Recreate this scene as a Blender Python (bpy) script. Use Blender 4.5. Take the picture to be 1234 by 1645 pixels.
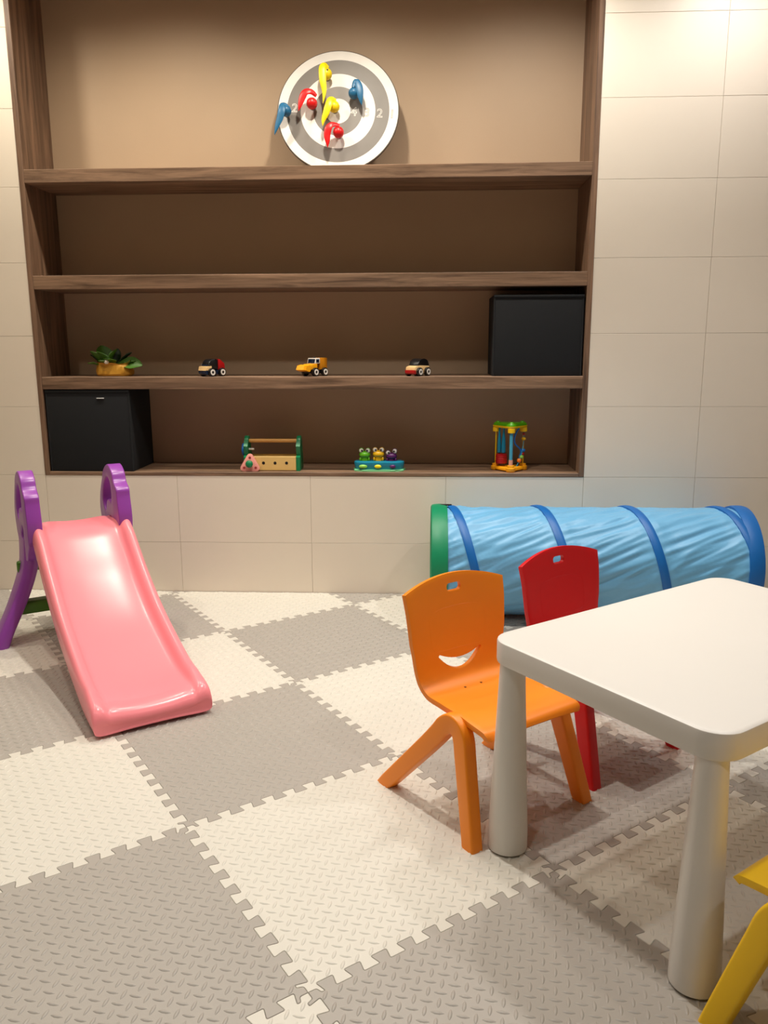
import bpy, bmesh, math, random
from mathutils import Vector, Matrix, noise, geometry
PI = math.pi
random.seed(7)
for o in list(bpy.data.objects):
    bpy.data.objects.remove(o, do_unlink=True)
scene = bpy.context.scene
C = scene.collection

# ------------------------------------------------------------------ camera
cam_d = bpy.data.cameras.new('camera')
cam = bpy.data.objects.new('camera', cam_d)
C.objects.link(cam)
cam_d.sensor_fit = 'VERTICAL'
cam_d.sensor_height = 24.0
cam_d.lens = 1304.18 / 1645.0 * 24.0
cam_d.clip_start = 0.02
_r = Vector((0.99883151, 0.04818326, -0.00373944))
_u = Vector((-0.00609372, 0.20232395, 0.97929969))
_f = Vector((-0.04794243, 0.97813261, -0.20238115))
CAM = Vector((0.50060, -3.53791, 1.11054))
cam.matrix_world = Matrix(((_r.x, _u.x, -_f.x, CAM.x), (_r.y, _u.y, -_f.y, CAM.y),
                           (_r.z, _u.z, -_f.z, CAM.z), (0, 0, 0, 1)))
scene.camera = cam

# ------------------------------------------------------------------ world, exposure
w = bpy.data.worlds.new('world')
scene.world = w
w.use_nodes = True
w.node_tree.nodes['Background'].inputs[0].default_value = (1.0, 0.9, 0.78, 1)
w.node_tree.nodes['Background'].inputs[1].default_value = 0.25
vs = scene.view_settings
vs.view_transform = 'Standard'
vs.look = 'None'
vs.gamma = 1.0
vs.use_curve_mapping = False
vs.exposure = 0.52

ROOM_X0, ROOM_X1, ROOM_Y0, CEIL = -2.0, 2.7, -5.2, 2.70
WARM, MID, COOL = (1.0, 0.91, 0.76), (1.0, 0.955, 0.88), (1.0, 0.965, 0.95)
WIDE, NARROW = (156, 0.9), (102, 0.55)      # beam angle and softness of the two lamp types
# ceiling downlights: x, y, watts, colour, beam, where it hangs
DOWNLIGHTS = [
    (-1.37, -0.36, 30, WARM, WIDE, 'above the left end of the shelving recess'),
    (-0.60, -0.36, 40, WARM, WIDE, 'above the recess straight over the slide'),
    (0.17, -0.36, 37, WARM, WIDE, 'above the middle of the shelving recess'),
    (0.94, -0.36, 36, MID, WIDE, 'above the recess over the bead toy'),
    (1.71, -0.36, 23, COOL, WIDE, 'above the bare tiled wall at the right'),
    (-1.37, -1.27, 26, WARM, NARROW, 'above the left edge of the mat beside the slide'),
    (0.17, -1.27, 76, MID, NARROW, 'above the mat between slide and orange chair'),
    (1.71, -1.27, 34, COOL, NARROW, 'above the right half of the tunnel'),
    (-1.37, -2.9, 22, MID, NARROW, 'above the left of the mat near the photographer'),
    (0.17, -2.9, 20, MID, NARROW, 'above the mat just left of the photographer'),
    (1.71, -2.9, 30, COOL, NARROW, 'above the right of the mat near the photographer'),
]

# ------------------------------------------------------------------ helpers
def lin(c):
    c = c / 255.0
    return c / 12.92 if c <= 0.04045 else ((c + 0.055) / 1.055) ** 2.4

def rgb(r, g, b):
    return (lin(r), lin(g), lin(b), 1.0)

MATS = {}
def mat(name, col, rough=0.5, var=0.06, nscale=20.0, bump=0.0, bscale=200.0, spec=0.5, sheen=0.0, emit=None, coat=0.0, sss=0.0):
    m = bpy.data.materials.new(name)
    m.use_nodes = True
    nt = m.node_tree
    b = nt.nodes['Principled BSDF']
    b.inputs['Roughness'].default_value = rough
    b.inputs['Specular IOR Level'].default_value = spec
    b.inputs['Coat Weight'].default_value = coat
    b.inputs['Sheen Weight'].default_value = sheen
    tc = nt.nodes.new('ShaderNodeTexCoord')
    n = nt.nodes.new('ShaderNodeTexNoise')
    n.inputs['Scale'].default_value = nscale
    n.inputs['Detail'].default_value = 4
    nt.links.new(tc.outputs['Object'], n.inputs['Vector'])
    mx = nt.nodes.new('ShaderNodeMix')
    mx.data_type = 'RGBA'
    mx.inputs[6].default_value = tuple(c * (1 - var) for c in col[:3]) + (1,)
    mx.inputs[7].default_value = tuple(min(1, c * (1 + var)) for c in col[:3]) + (1,)
    nt.links.new(n.outputs['Fac'], mx.inputs[0])
    nt.links.new(mx.outputs[2], b.inputs['Base Color'])
    if bump > 0:
        n2 = nt.nodes.new('ShaderNodeTexNoise')
        n2.inputs['Scale'].default_value = bscale
        n2.inputs['Detail'].default_value = 3
        nt.links.new(tc.outputs['Object'], n2.inputs['Vector'])
        bp = nt.nodes.new('ShaderNodeBump')
        bp.inputs['Strength'].default_value = bump
        bp.inputs['Distance'].default_value = 0.002
        nt.links.new(n2.outputs['Fac'], bp.inputs['Height'])
        nt.links.new(bp.outputs['Normal'], b.inputs['Normal'])
    if emit:
        b.inputs['Emission Color'].default_value = emit[0] + (1,)
        b.inputs['Emission Strength'].default_value = emit[1]
    MATS[name] = m
    return m

def wood_mat(name, dark, light, scale, rough=0.5):
    """streaky veneer: noise stretched along the grain plus wavy cathedral lines"""
    m = bpy.data.materials.new(name)
    m.use_nodes = True
    nt = m.node_tree
    b = nt.nodes['Principled BSDF']
    b.inputs['Roughness'].default_value = rough
    tc = nt.nodes.new('ShaderNodeTexCoord')
    mp = nt.nodes.new('ShaderNodeMapping')
    mp.inputs['Scale'].default_value = scale
    nt.links.new(tc.outputs['Object'], mp.inputs['Vector'])
    n = nt.nodes.new('ShaderNodeTexNoise')
    n.inputs['Scale'].default_value = 1.0
    n.inputs['Detail'].default_value = 8
    n.inputs['Roughness'].default_value = 0.65
    n.inputs['Distortion'].default_value = 0.6
    nt.links.new(mp.outputs['Vector'], n.inputs['Vector'])
    r = nt.nodes.new('ShaderNodeValToRGB')
    r.color_ramp.elements[0].position = 0.34
    r.color_ramp.elements[0].color = dark
    r.color_ramp.elements[1].position = 0.68
    r.color_ramp.elements[1].color = light
    nt.links.new(n.outputs['Fac'], r.inputs['Fac'])
    nt.links.new(r.outputs['Color'], b.inputs['Base Color'])
    bp = nt.nodes.new('ShaderNodeBump')
    bp.inputs['Strength'].default_value = 0.15
    bp.inputs['Distance'].default_value = 0.001
    nt.links.new(n.outputs['Fac'], bp.inputs['Height'])
    nt.links.new(bp.outputs['Normal'], b.inputs['Normal'])
    MATS[name] = m
    return m

def finish(me, smooth=35):
    if smooth:
        me.shade_smooth()
        me.set_sharp_from_angle(angle=math.radians(smooth))

def obj(name, bm, m, parent=None, smooth=35, recalc=True):
    if recalc:
        bmesh.ops.recalc_face_normals(bm, faces=bm.faces)
    me = bpy.data.meshes.new(name)
    bm.to_mesh(me)
    bm.free()
    finish(me, smooth)
    o = bpy.data.objects.new(name, me)
    C.objects.link(o)
    me.materials.append(MATS[m])
    if parent:
        o.parent = parent
    return o

def tag(o, label, cat, group=None, kind=None):
    if label: o['label'] = label
    if cat: o['category'] = cat
    if group: o['group'] = group
    if kind: o['kind'] = kind
    return o

def thing(name, label, cat, loc=(0, 0, 0), rotz=0.0, group=None):
    o = bpy.data.objects.new(name, None)
    o.empty_display_size = 0.05
    C.objects.link(o)
    o.location = loc
    o.rotation_euler = (0, 0, rotz)
    return tag(o, label, cat, group)

def B():
    return bmesh.new()

def box(bm, c, s, bev=0.0, seg=2, M=None):
    g = bmesh.ops.create_cube(bm, size=1.0)
    vs_ = g['verts']
    T = Matrix.Translation(c) @ Matrix.Diagonal((s[0], s[1], s[2], 1))
    if M is not None:
        T = M @ T
    bmesh.ops.transform(bm, matrix=T, verts=vs_)
    if bev > 0:
        es = list({e for v in vs_ for e in v.link_edges})
        bmesh.ops.bevel(bm, geom=es, offset=bev, segments=seg, affect='EDGES', profile=0.5)
    return bm

def cyl(bm, p0, p1, r0, r1=None, seg=24, bev=0.0):
    r1 = r0 if r1 is None else r1
    p0, p1 = Vector(p0), Vector(p1)
    d = p1 - p0
    q = d.to_track_quat('Z', 'Y').to_matrix().to_4x4()
    L = d.length
    rings = [(r0, 0), (r1, L)]
    if bev > 0:
        rings = [(r0 - bev, 0), (r0 - bev * .3, bev * .3), (r0, bev), (r1, L - bev), (r1 - bev * .3, L - bev * .3), (r1 - bev, L)]
    return lathe(bm, rings, seg, Matrix.Translation(p0) @ q)

def lathe(bm, prof, seg=24, M=Matrix(), cap=True):
    rings = []
    for r, z in prof:
        if r < 1e-6:
            rings.append([bm.verts.new(M @ Vector((0, 0, z)))])
        else:
            rings.append([bm.verts.new(M @ Vector((r * math.cos(2 * PI * k / seg), r * math.sin(2 * PI * k / seg), z))) for k in range(seg)])
    for a, b in zip(rings, rings[1:]):
        if len(a) == 1 and len(b) == 1:
            continue
        for k in range(seg):
            k2 = (k + 1) % seg
            if len(a) == 1: bm.faces.new((a[0], b[k], b[k2]))
            elif len(b) == 1: bm.faces.new((a[k], a[k2], b[0]))
            else: bm.faces.new((a[k], a[k2], b[k2], b[k]))
    if cap:
        for rr in (rings[0], rings[-1]):
            if len(rr) > 2: bm.faces.new(rr)
    return bm

def ball(bm, c, r, sc=(1, 1, 1), u=20, v=12, M=None):
    g = bmesh.ops.create_uvsphere(bm, u_segments=u, v_segments=v, radius=1.0)
    T = Matrix.Translation(c) @ Matrix.Diagonal((r * sc[0], r * sc[1], r * sc[2], 1))
    if M is not None: T = M @ T
    bmesh.ops.transform(bm, matrix=T, verts=g['verts'])
    return bm

def prism(bm, poly, z0, z1, M=Matrix(), bev=0.0):
    """polygon in local xy extruded from z0 to z1"""
    a = [bm.verts.new(M @ Vector((p[0], p[1], z0))) for p in poly]
    b = [bm.verts.new(M @ Vector((p[0], p[1], z1))) for p in poly]
    n = len(poly)
    f0 = bm.faces.new(a[::-1]); f1 = bm.faces.new(b)
    for k in range(n):
        bm.faces.new((a[k], a[(k + 1) % n], b[(k + 1) % n], b[k]))
    if bev > 0:
        es = list(f0.edges) + list(f1.edges)
        bmesh.ops.bevel(bm, geom=es, offset=bev, segments=2, affect='EDGES', profile=0.5)
    return bm

def loft(bm, rings, closed=True, caps=True):
    V = [[bm.verts.new(p) for p in r] for r in rings]
    n = len(V[0])
    for a, b in zip(V, V[1:]):
        for k in range(n if closed else n - 1):
            k2 = (k + 1) % n
            bm.faces.new((a[k], a[k2], b[k2], b[k]))
    if caps and closed:
        bm.faces.new(V[0][::-1]); bm.faces.new(V[-1])
    return bm

def smooth_path(pts, n):
    """Catmull-Rom through pts, n samples"""
    P = [Vector(p) for p in pts]
    P = [2 * P[0] - P[1]] + P + [2 * P[-1] - P[-2]]
    m = len(P) - 3
    out = []
    for k in range(n):
        t = k / (n - 1) * m
        i = min(int(t), m - 1)
        t -= i
        a, b, c, d = P[i:i + 4]
        out.append(0.5 * ((2 * b) + (c - a) * t + (2 * a - 5 * b + 4 * c - d) * t * t + (3 * b - a - 3 * c + d) * t ** 3))
    return out

def sweep(bm, path, sec, up=(0, 0, 1), scale=None):
    """sweep closed 2D section (list of (a,b)) along path; a runs across, b along 'up'"""
    up = Vector(up)
    rings = []
    n = len(path)
    for i, p in enumerate(path):
        t = (path[min(i + 1, n - 1)] - path[max(i - 1, 0)]).normalized()
        a = t.cross(up)
        if a.length < 1e-4: a = Vector((1, 0, 0))
        a.normalize()
        b = a.cross(t).normalized()
        s = scale[i] if scale else (1, 1)
        if not isinstance(s, tuple): s = (s, s)
        rings.append([p + a * q[0] * s[0] + b * q[1] * s[1] for q in sec])
    return loft(bm, rings)

def circ(r, n=12, ry=None):
    ry = r if ry is None else ry
    return [(r * math.cos(2 * PI * k / n), ry * math.sin(2 * PI * k / n)) for k in range(n)]

def rrect(w_, h_, r, n=5):
    out = []
    for cx, cy, a0 in ((w_ / 2 - r, h_ / 2 - r, 0), (-w_ / 2 + r, h_ / 2 - r, 90), (-w_ / 2 + r, -h_ / 2 + r, 180), (w_ / 2 - r, -h_ / 2 + r, 270)):
        for k in range(n + 1):
            a = math.radians(a0 + 90 * k / n)
            out.append((cx + r * math.cos(a), cy + r * math.sin(a)))
    return out

def bake(o):
    """apply modifiers of o into its mesh"""
    dg = bpy.context.evaluated_depsgraph_get()
    dg.update()
    me = bpy.data.meshes.new_from_object(o.evaluated_get(dg))
    o.modifiers.clear()
    o.data = me
    return me

def kill(o):
    bpy.data.objects.remove(o, do_unlink=True)

def subsurf(o, lv=2):
    md = o.modifiers.new('subsurf', 'SUBSURF')
    md.levels = lv; md.render_levels = lv
    return o

# ------------------------------------------------------------------ materials
mat('mat_grey', rgb(170, 164, 156), 0.42, 0.04, 6, 0.12, 500)
mat('mat_white', rgb(217, 213, 202), 0.42, 0.03, 5, 0.12, 500)
mat('tile', rgb(233, 222, 205), 0.42, 0.035, 4, 0.03, 90)
mat('grout', rgb(196, 184, 166), 0.8)
mat('plaster', rgb(150, 137, 122), 0.8)
mat('concrete', rgb(120, 112, 104), 0.8)
mat('ceiling_paint', rgb(238, 234, 226), 0.9)
wood_mat('veneer_h', rgb(84, 62, 45), rgb(158, 126, 100), (2.2, 30, 42), 0.5)
wood_mat('veneer_v', rgb(78, 58, 44), rgb(146, 114, 90), (34, 30, 1.6), 0.5)
mat('laminate', rgb(186, 160, 132), 0.6, 0.05, 3, 0.10, 160)
mat('white_plastic', rgb(223, 219, 212), 0.38, 0.01, 8, 0.05, 900)
mat('rubber', rgb(40, 38, 36), 0.7)
mat('orange', rgb(250, 142, 18), 0.42, 0.02, 8, 0.05, 700)
mat('red_seat', rgb(208, 6, 20), 0.42, 0.02, 8, 0.05, 700)
mat('yellow_seat', rgb(250, 202, 6), 0.42, 0.02, 8, 0.05, 700)
mat('screw', rgb(120, 70, 30), 0.4)
mat('pink', rgb(254, 146, 156), 0.25, 0.02, 6, 0.03, 120, spec=0.4)
mat('purple', rgb(150, 72, 172), 0.3, 0.03, 6, 0.03, 200)
mat('rung_green', rgb(70, 122, 22), 0.45, 0.05)
mat('tunnel_blue', rgb(108, 176, 220), 0.36, 0.04, 4, 0.15, 60, sheen=0.2)
mat('band_blue', rgb(4, 100, 178), 0.45, 0.05, 20, 0.1, 300)
mat('rim_green', rgb(0, 136, 92), 0.45, 0.05, 20, 0.1, 300)
mat('black_fabric', rgb(10, 13, 17), 0.85, 0.2, 60, 0.25, 900)
mat('black', rgb(14, 14, 16), 0.35)
mat('chrome', rgb(190, 190, 188), 0.25)
mat('board_white', rgb(232, 228, 222), 0.5)
mat('board_grey', rgb(122, 116, 110), 0.5)
mat('board_edge', rgb(92, 84, 76), 0.6)
mat('print_pale', rgb(188, 182, 174), 0.6)
mat('dart_yellow', rgb(244, 214, 10), 0.4)
mat('dart_red', rgb(214, 16, 20), 0.38)
mat('dart_blue', rgb(28, 100, 142), 0.42)
mat('pouch', rgb(196, 142, 40), 0.6, 0.12, 30, 0.3, 80)
mat('leaf_green', rgb(62, 104, 22), 0.5, 0.3, 25)
mat('leaf_dark', rgb(24, 48, 16), 0.55, 0.3, 25)
mat('white_felt', rgb(240, 234, 220), 0.8)
mat('toy_red', rgb(170, 14, 18), 0.35)
mat('toy_cream', rgb(232, 194, 136), 0.5, 0.05, 40)
mat('toy_navy', rgb(18, 32, 56), 0.2)
mat('toy_yellow', rgb(246, 166, 14), 0.4)
mat('toy_ochre', rgb(206, 130, 16), 0.4)
mat('toy_white', rgb(226, 222, 214), 0.4)
mat('toy_green', rgb(12, 122, 74), 0.4)
mat('pine', rgb(224, 188, 116), 0.5, 0.1, 12)
mat('dowel', rgb(206, 150, 76), 0.5, 0.1, 12)
mat('toy_pink', rgb(236, 156, 144), 0.5)
mat('hole_red', rgb(150, 40, 40), 0.6)
mat('frog_green', rgb(96, 178, 26), 0.35)
mat('frog_yellow', rgb(238, 186, 16), 0.35)
mat('frog_purple', rgb(84, 24, 92), 0.35)
mat('frog_lime', rgb(150, 214, 84), 0.35)
mat('frog_lemon', rgb(246, 226, 20), 0.35)
mat('toy_teal', rgb(18, 130, 160), 0.35)
mat('mint', rgb(130, 220, 160), 0.4)
mat('bead_green', rgb(76, 150, 10), 0.35)
mat('bead_blue', rgb(20, 110, 190), 0.3)
mat('tube_blue', rgb(70, 160, 186), 0.2)
mat('bead_orange', rgb(240, 130, 40), 0.35)
mat('bead_peach', rgb(230, 160, 130), 0.35)
mat('lamp_glow', (1, 0.85, 0.65, 1), 0.5, emit=((1.0, 0.85, 0.65), 6.0))
mat('lamp_trim', rgb(235, 235, 232), 0.4)

# ------------------------------------------------------------------ room shell
NX = 1.20          # half width of the recess
NZ0 = 0.5392       # recess sill
NZ1 = 2.66         # recess head
ND = 0.30          # recess depth to the back panel
RH = 0.3058        # wall tile course
FZ = -0.014        # floor under the foam

def struct(name, bm, m):
    o = obj(name, bm, m, None, 0)
    o['kind'] = 'structure'
    return o

bm = B(); box(bm, ((ROOM_X0 + ROOM_X1) / 2, ROOM_Y0 / 2, FZ - .05), (ROOM_X1 - ROOM_X0, -ROOM_Y0, .1)); struct('floor', bm, 'concrete')
bm = B(); box(bm, ((ROOM_X0 + ROOM_X1) / 2, ROOM_Y0 / 2 + .2, CEIL + .05), (ROOM_X1 - ROOM_X0 + .2, -ROOM_Y0 + .6, .1)); struct('ceiling', bm, 'ceiling_paint')
bm = B(); box(bm, (ROOM_X0 - .05, ROOM_Y0 / 2, CEIL / 2), (.1, -ROOM_Y0, CEIL - 2 * FZ)); struct('wall_left', bm, 'plaster')
bm = B(); box(bm, (ROOM_X1 + .05, ROOM_Y0 / 2, CEIL / 2), (.1, -ROOM_Y0, CEIL - 2 * FZ)); struct('wall_right', bm, 'plaster')
bm = B(); box(bm, ((ROOM_X0 + ROOM_X1) / 2, ROOM_Y0 - .05, CEIL / 2), (ROOM_X1 - ROOM_X0, .1, CEIL - 2 * FZ)); struct('wall_rear', bm, 'plaster')

GY = 0.004         # grout face, tiles stand proud to y = 0
bm = B()
def wbox(x0, x1, z0, z1, y0=GY, y1=.40):
    box(bm, ((x0 + x1) / 2, (y0 + y1) / 2, (z0 + z1) / 2), (x1 - x0, y1 - y0, z1 - z0))
wbox(ROOM_X0 - .1, -NX, FZ, CEIL); wbox(NX, ROOM_X1 + .1, FZ, CEIL)
wbox(-NX, NX, FZ, NZ0); wbox(-NX, NX, NZ1, CEIL)
wbox(-NX, NX, NZ0, NZ1, ND + .02, .40)
wall_back = struct('wall_back', bm, 'grout')

COLS = [ROOM_X0, -1.80, -1.20, -.60, 0, .60, 1.20, 1.678, 2.278, ROOM_X1]
ROWS = [FZ] + [NZ0 + k * RH for k in range(-1, 8)]
ROWS = [z for z in ROWS if z < CEIL - .02] + [CEIL]
tile_cache = {}
for i in range(len(COLS) - 1):
    for j in range(len(ROWS) - 1):
        x0, x1, z0, z1 = COLS[i], COLS[i + 1], ROWS[j], ROWS[j + 1]
        if x0 > -NX - .01 and x1 < NX + .01 and z0 > NZ0 - .01:
            if z1 < CEIL - .001: continue
            z0 = NZ1
            if z1 - z0 < .02: continue
        key = (round(x1 - x0, 3), round(z1 - z0, 3))
        if key not in tile_cache:
            bm = B(); box(bm, (0, 0, 0), (x1 - x0 - .0012, .010, z1 - z0 - .0012), .0006, 1)
            o = obj('wall_tile', bm, 'tile', wall_back, 20)
            tile_cache[key] = o.data
        else:
            o = bpy.data.objects.new('wall_tile', tile_cache[key]); C.objects.link(o); o.parent = wall_back
        o.location = ((x0 + x1) / 2, .005 + random.uniform(0, .0004), (z0 + z1) / 2)

# ------------------------------------------------------------------ built-in shelving recess
sh = thing('built_in_shelving', 'dark brown wood-veneer shelving recess with three shelves set into the tiled wall', 'shelving', (0, 0, NZ0))
T = .022
SH = [(1.8315, 1.7785), (1.4035, 1.3465), (0.9745, 0.9215)]
def part_box(name, x0, x1, y0, y1, z0, z1, m, par=sh, bev=.0015):
    b_ = B(); box(b_, ((x0 + x1) / 2, (y0 + y1) / 2, (z0 + z1) / 2 - NZ0), (x1 - x0, y1 - y0, z1 - z0), bev, 1)
    return obj(name, b_, m, par, 30)
FY = -.002
part_box('side_panel', -NX, -NX + T, FY, ND, NZ0, NZ1, 'veneer_v')
part_box('side_panel', NX - T, NX, FY, ND, NZ0, NZ1, 'veneer_v')
part_box('bottom_panel', -NX + T, NX - T, FY, ND, NZ0, NZ0 + T * .75, 'veneer_h')
part_box('top_panel', -NX + T, NX - T, FY, ND, NZ1 - T, NZ1, 'veneer_h')
part_box('back_panel', -NX, NX, ND, ND + .018, NZ0, NZ1, 'laminate')
for zt, zb_ in SH:
    part_box('shelf', -NX + T, NX - T, FY + .001, ND, zb_, zt, 'veneer_h')
SHELF = [NZ0 + T * .75, SH[2][0], SH[1][0], SH[0][0]]     # standing heights, bottom to top

# ------------------------------------------------------------------ interlocking foam mat
TH, OX, OY, TS = -0.935, -0.2812, -0.5203, 0.6
U = Vector((math.cos(TH), math.sin(TH))); V = Vector((-math.sin(TH), math.cos(TH)))
mat_root = thing('foam_play_mat', 'interlocking foam floor mat of grey and cream checkered squares with raised diamond tread', 'play mat', (OX, OY, FZ), TH)

def edge_curve():
    d, n = .0120, 10
    p = (TS - .020) / n
    pts = [(0, 0), (.0165, 0)]
    for k in range(n):
        c = .010 + (k + .5) * p
        a = [(c - .0115, -d), (c - .0175, d), (c + .0175, d), (c + .0115, -d)]
        if k == 0: pts += [(.0205, -d)] + a
        else: pts += a
    pts += [(TS - .0205, -d), (TS - .0165, 0)]
    # soften the dovetail corners
    pts.append((TS, 0))
    out = [pts[0]]
    for i in range(1, len(pts) - 1):
        A, P_, Q = Vector(pts[i - 1]), Vector(pts[i]), Vector(pts[i + 1])
        la, lq = (A - P_).length, (Q - P_).length
        if min(la, lq) < .004: out.append(tuple(P_)); continue
        c = min(.0035, la * .3, lq * .3)
        out.append(tuple(P_ + (A - P_) / la * c)); out.append(tuple(P_ + ((A - P_) / la + (Q - P_) / lq) * c * .28)); out.append(tuple(P_ + (Q - P_) / lq * c))
    out.append((TS, 0))
    return out
EC = edge_curve()
outline = [(t, s) for t, s in EC]                                   # bottom, v = 0
outline += [(TS - s, t) for t, s in EC]                             # right side (same curve for both neighbours)
outline += [(t, TS + s) for t, s in EC[::-1]] + [(TS * 0 - s, t) for t, s in EC[::-1]]
clean = []
for q in outline + []:
    q = Vector(q)
    if not clean or (clean[-1] - q).length > 1e-5: clean.append(q)
if (clean[0] - clean[-1]).length < 1e-5: clean.pop()
def offset_poly(P, d):
    out = []
    n = len(P)
    for i in range(n):
        a = (P[i] - P[i - 1]).normalized(); b = (P[(i + 1) % n] - P[i]).normalized()
        na, nb = Vector((-a.y, a.x)), Vector((-b.y, b.x))
        m = na + nb
        if m.length < .3: m = na
        m.normalize()
        k = max(.5, m.dot(na))
        out.append(P[i] + m * d / k)
    return out
def foam_tile_mesh():
    bm = B()
    h = -FZ
    o0 = offset_poly(clean, .0002); o1 = offset_poly(clean, .0011)
    r0 = [bm.verts.new((p.x, p.y, .001)) for p in o0]
    r1 = [bm.verts.new((p.x, p.y, h - .0012)) for p in o0]
    r2 = [bm.verts.new((p.x, p.y, h)) for p in o1]
    n = len(r0)
    for a, b in ((r0, r1), (r1, r2)):
        for k in range(n):
            bm.faces.new((a[k], a[(k + 1) % n], b[(k + 1) % n], b[k]))
    tess = geometry.delaunay_2d_cdt(o1, [], [list(range(n))], 1, 1e-7)
    assert len(tess[0]) == n, (len(tess[0]), n)
    for tri_ in tess[2]:
        bm.faces.new([r2[q] for q in tri_])
    bm.normal_update()
    for f_ in bm.faces:
        if len(f_.verts) == 3 and f_.normal.z < 0: f_.normal_flip()
    # raised tread: two crossed sets of slim lens-shaped bumps
    g = .0309
    def lens(cx, cy, ang):
        ca, sa = math.cos(ang), math.sin(ang)
        L, W_, H_ = .0124, .0040, .0017
        ring = []
        for k in range(10):
            t = 2 * PI * k / 10
            x, y = L * math.cos(t), W_ * math.sin(t) * (1 - .35 * math.cos(t) ** 2)
            ring.append(bm.verts.new((cx + ca * x - sa * y, cy + sa * x + ca * y, h - .0001)))
        mid = []
        for k in range(10):
            t = 2 * PI * k / 10
            x, y = L * .68 * math.cos(t), W_ * .55 * math.sin(t)
            mid.append(bm.verts.new((cx + ca * x - sa * y, cy + sa * x + ca * y, h + H_)))
        for k in range(10):
            bm.faces.new((ring[k], ring[(k + 1) % 10], mid[(k + 1) % 10], mid[k]))
        bm.faces.new(mid)
    for i in range(19):
        for j in range(19):
            cx, cy = .0219 + g * i, .0219 + g * j
            lens(cx, cy, -PI / 4)
            if i < 18 and j < 18: lens(cx + g / 2, cy + g / 2, PI / 4)
    me = bpy.data.meshes.new('foam_tile')
    bm.normal_update()
    bm.to_mesh(me); bm.free()
    finish(me, 50)
    return me
TILE = {}
base_tile = foam_tile_mesh()
for k in ('mat_grey', 'mat_white'):
    TILE[k] = base_tile.copy(); TILE[k].materials.append(MATS[k])
lat_inv = Matrix.Rotation(-TH, 4, 'Z')
MX0, MX1, MY0, MY1 = ROOM_X0 + .002, ROOM_X1 - .002, ROOM_Y0 + .4, -.003
for i in range(-6, 14):
    for j in range(-9, 9):
        cs = [Vector((OX, OY)) + (U * (i + a) + V * (j + b)) * TS for a, b in ((0, 0), (1, 0), (1, 1), (0, 1))]
        x0, x1 = min(c.x for c in cs), max(c.x for c in cs)
        y0, y1 = min(c.y for c in cs), max(c.y for c in cs)
        if x1 < MX0 + .03 or x0 > MX1 - .03 or y1 < MY0 + .03 or y0 > MY1 - .012: continue
        key = 'mat_white' if (i + j) % 2 else 'mat_grey'
        me = TILE[key]
        loc = Vector((i * TS, j * TS, 0))
        cuts = [(MX0, 0, x0 < MX0 + .02, 1), (MX1, 0, x1 > MX1 - .02, -1), (MY0, 1, y0 < MY0 + .02, 1), (MY1, 1, y1 > MY1 - .02, -1)]
        if any(c[2] for c in cuts):
            bm = B(); bm.from_mesh(me)
            Wm = Matrix.Translation((OX, OY, 0)) @ Matrix.Rotation(TH, 4, 'Z') @ Matrix.Translation(loc)
            for val, ax, on, sg in cuts:
                if not on: continue
                co = Vector((0, 0, 0)); co[ax] = val
                no = Vector((0, 0, 0)); no[ax] = -sg
                Wi = Wm.inverted()
                bmesh.ops.bisect_plane(bm, geom=bm.verts[:] + bm.edges[:] + bm.faces[:], plane_co=Wi @ co, plane_no=Wi.to_3x3() @ no, clear_outer=True)
            if not bm.faces:
                bm.free(); continue
            me = bpy.data.meshes.new('foam_tile'); bm.to_mesh(me); bm.free()
            me.materials.append(MATS[key])
        o = bpy.data.objects.new('foam_tile', me)
        C.objects.link(o)
        o.parent = mat_root
        o.location = loc

# ------------------------------------------------------------------ downlights
def downlight(x, y, watts, col, beam, where):
    t = thing('ceiling_downlight', 'round white recessed ceiling downlight ' + where, 'ceiling light', (x, y, CEIL - .004), 0, 'recessed ceiling downlights')
    bm = B(); lathe(bm, [(.048, .002), (.062, .002), (.062, -.004), (.058, -.007), (.050, -.005), (.048, .002)], 32, cap=False); obj('trim_ring', bm, 'lamp_trim', t)
    bm = B(); lathe(bm, [(.0, .001), (.048, .001), (.048, .003), (.0, .003)], 24); obj('lens', bm, 'lamp_glow', t)
    l = bpy.data.lights.new('downlight_beam', 'SPOT')
    l.energy = watts; l.color = col
    l.spot_size = math.radians(beam[0]); l.spot_blend = beam[1]
    l.shadow_soft_size = .04
    lo = bpy.data.objects.new('downlight_beam', l); C.objects.link(lo)
    lo.parent = t; lo.location = (0, 0, -.012)
for a in DOWNLIGHTS: downlight(*a)

# ------------------------------------------------------------------ white table
E_ = Vector((.8, .6)); M_ = Vector((.6, -.8))
TL, TW, TZ = .83, .57, .494
tb = thing('play_table', 'low white plastic play table with rounded corners and thick tapered legs', 'table', (1.142, -1.849, 0), math.atan2(.6, .8))
bm = B()
R = .055
def rr(inset, z):
    return [Vector((x, y, z)) for x, y in rrect(TL - 2 * inset, TW - 2 * inset, R - inset * .8, 8)]
loft(bm, [rr(.012, TZ - .052), rr(.004, TZ - .052), rr(.001, TZ - .050), rr(0, TZ - .045), rr(0, TZ - .006), rr(.0012, TZ - .0025), rr(.0045, TZ - .0006), rr(.010, TZ)], caps=True)
obj('table_top', bm, 'white_plastic', tb, 40)
for sx in (-1, 1):
    for sy in (-1, 1):
        x, y = sx * (TL / 2 - .034), sy * (TW / 2 - (.048 if sy > 0 else .040))
        bm = B(); lathe(bm, [(.041, .004), (.0435, .006), (.0440, .012), (.0435, .05), (.027, TZ - .055), (.027, TZ - .049)], 36, Matrix.Translation((x, y, 0)))
        lg = obj('leg', bm, 'white_plastic', tb, 40)
        bm = B(); lathe(bm, [(.033, .001), (.036, .002), (.036, .008), (.033, .008)], 28, Matrix.Translation((x, y, 0)))
        obj('foot_pad', bm, 'rubber', lg, 40)

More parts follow.
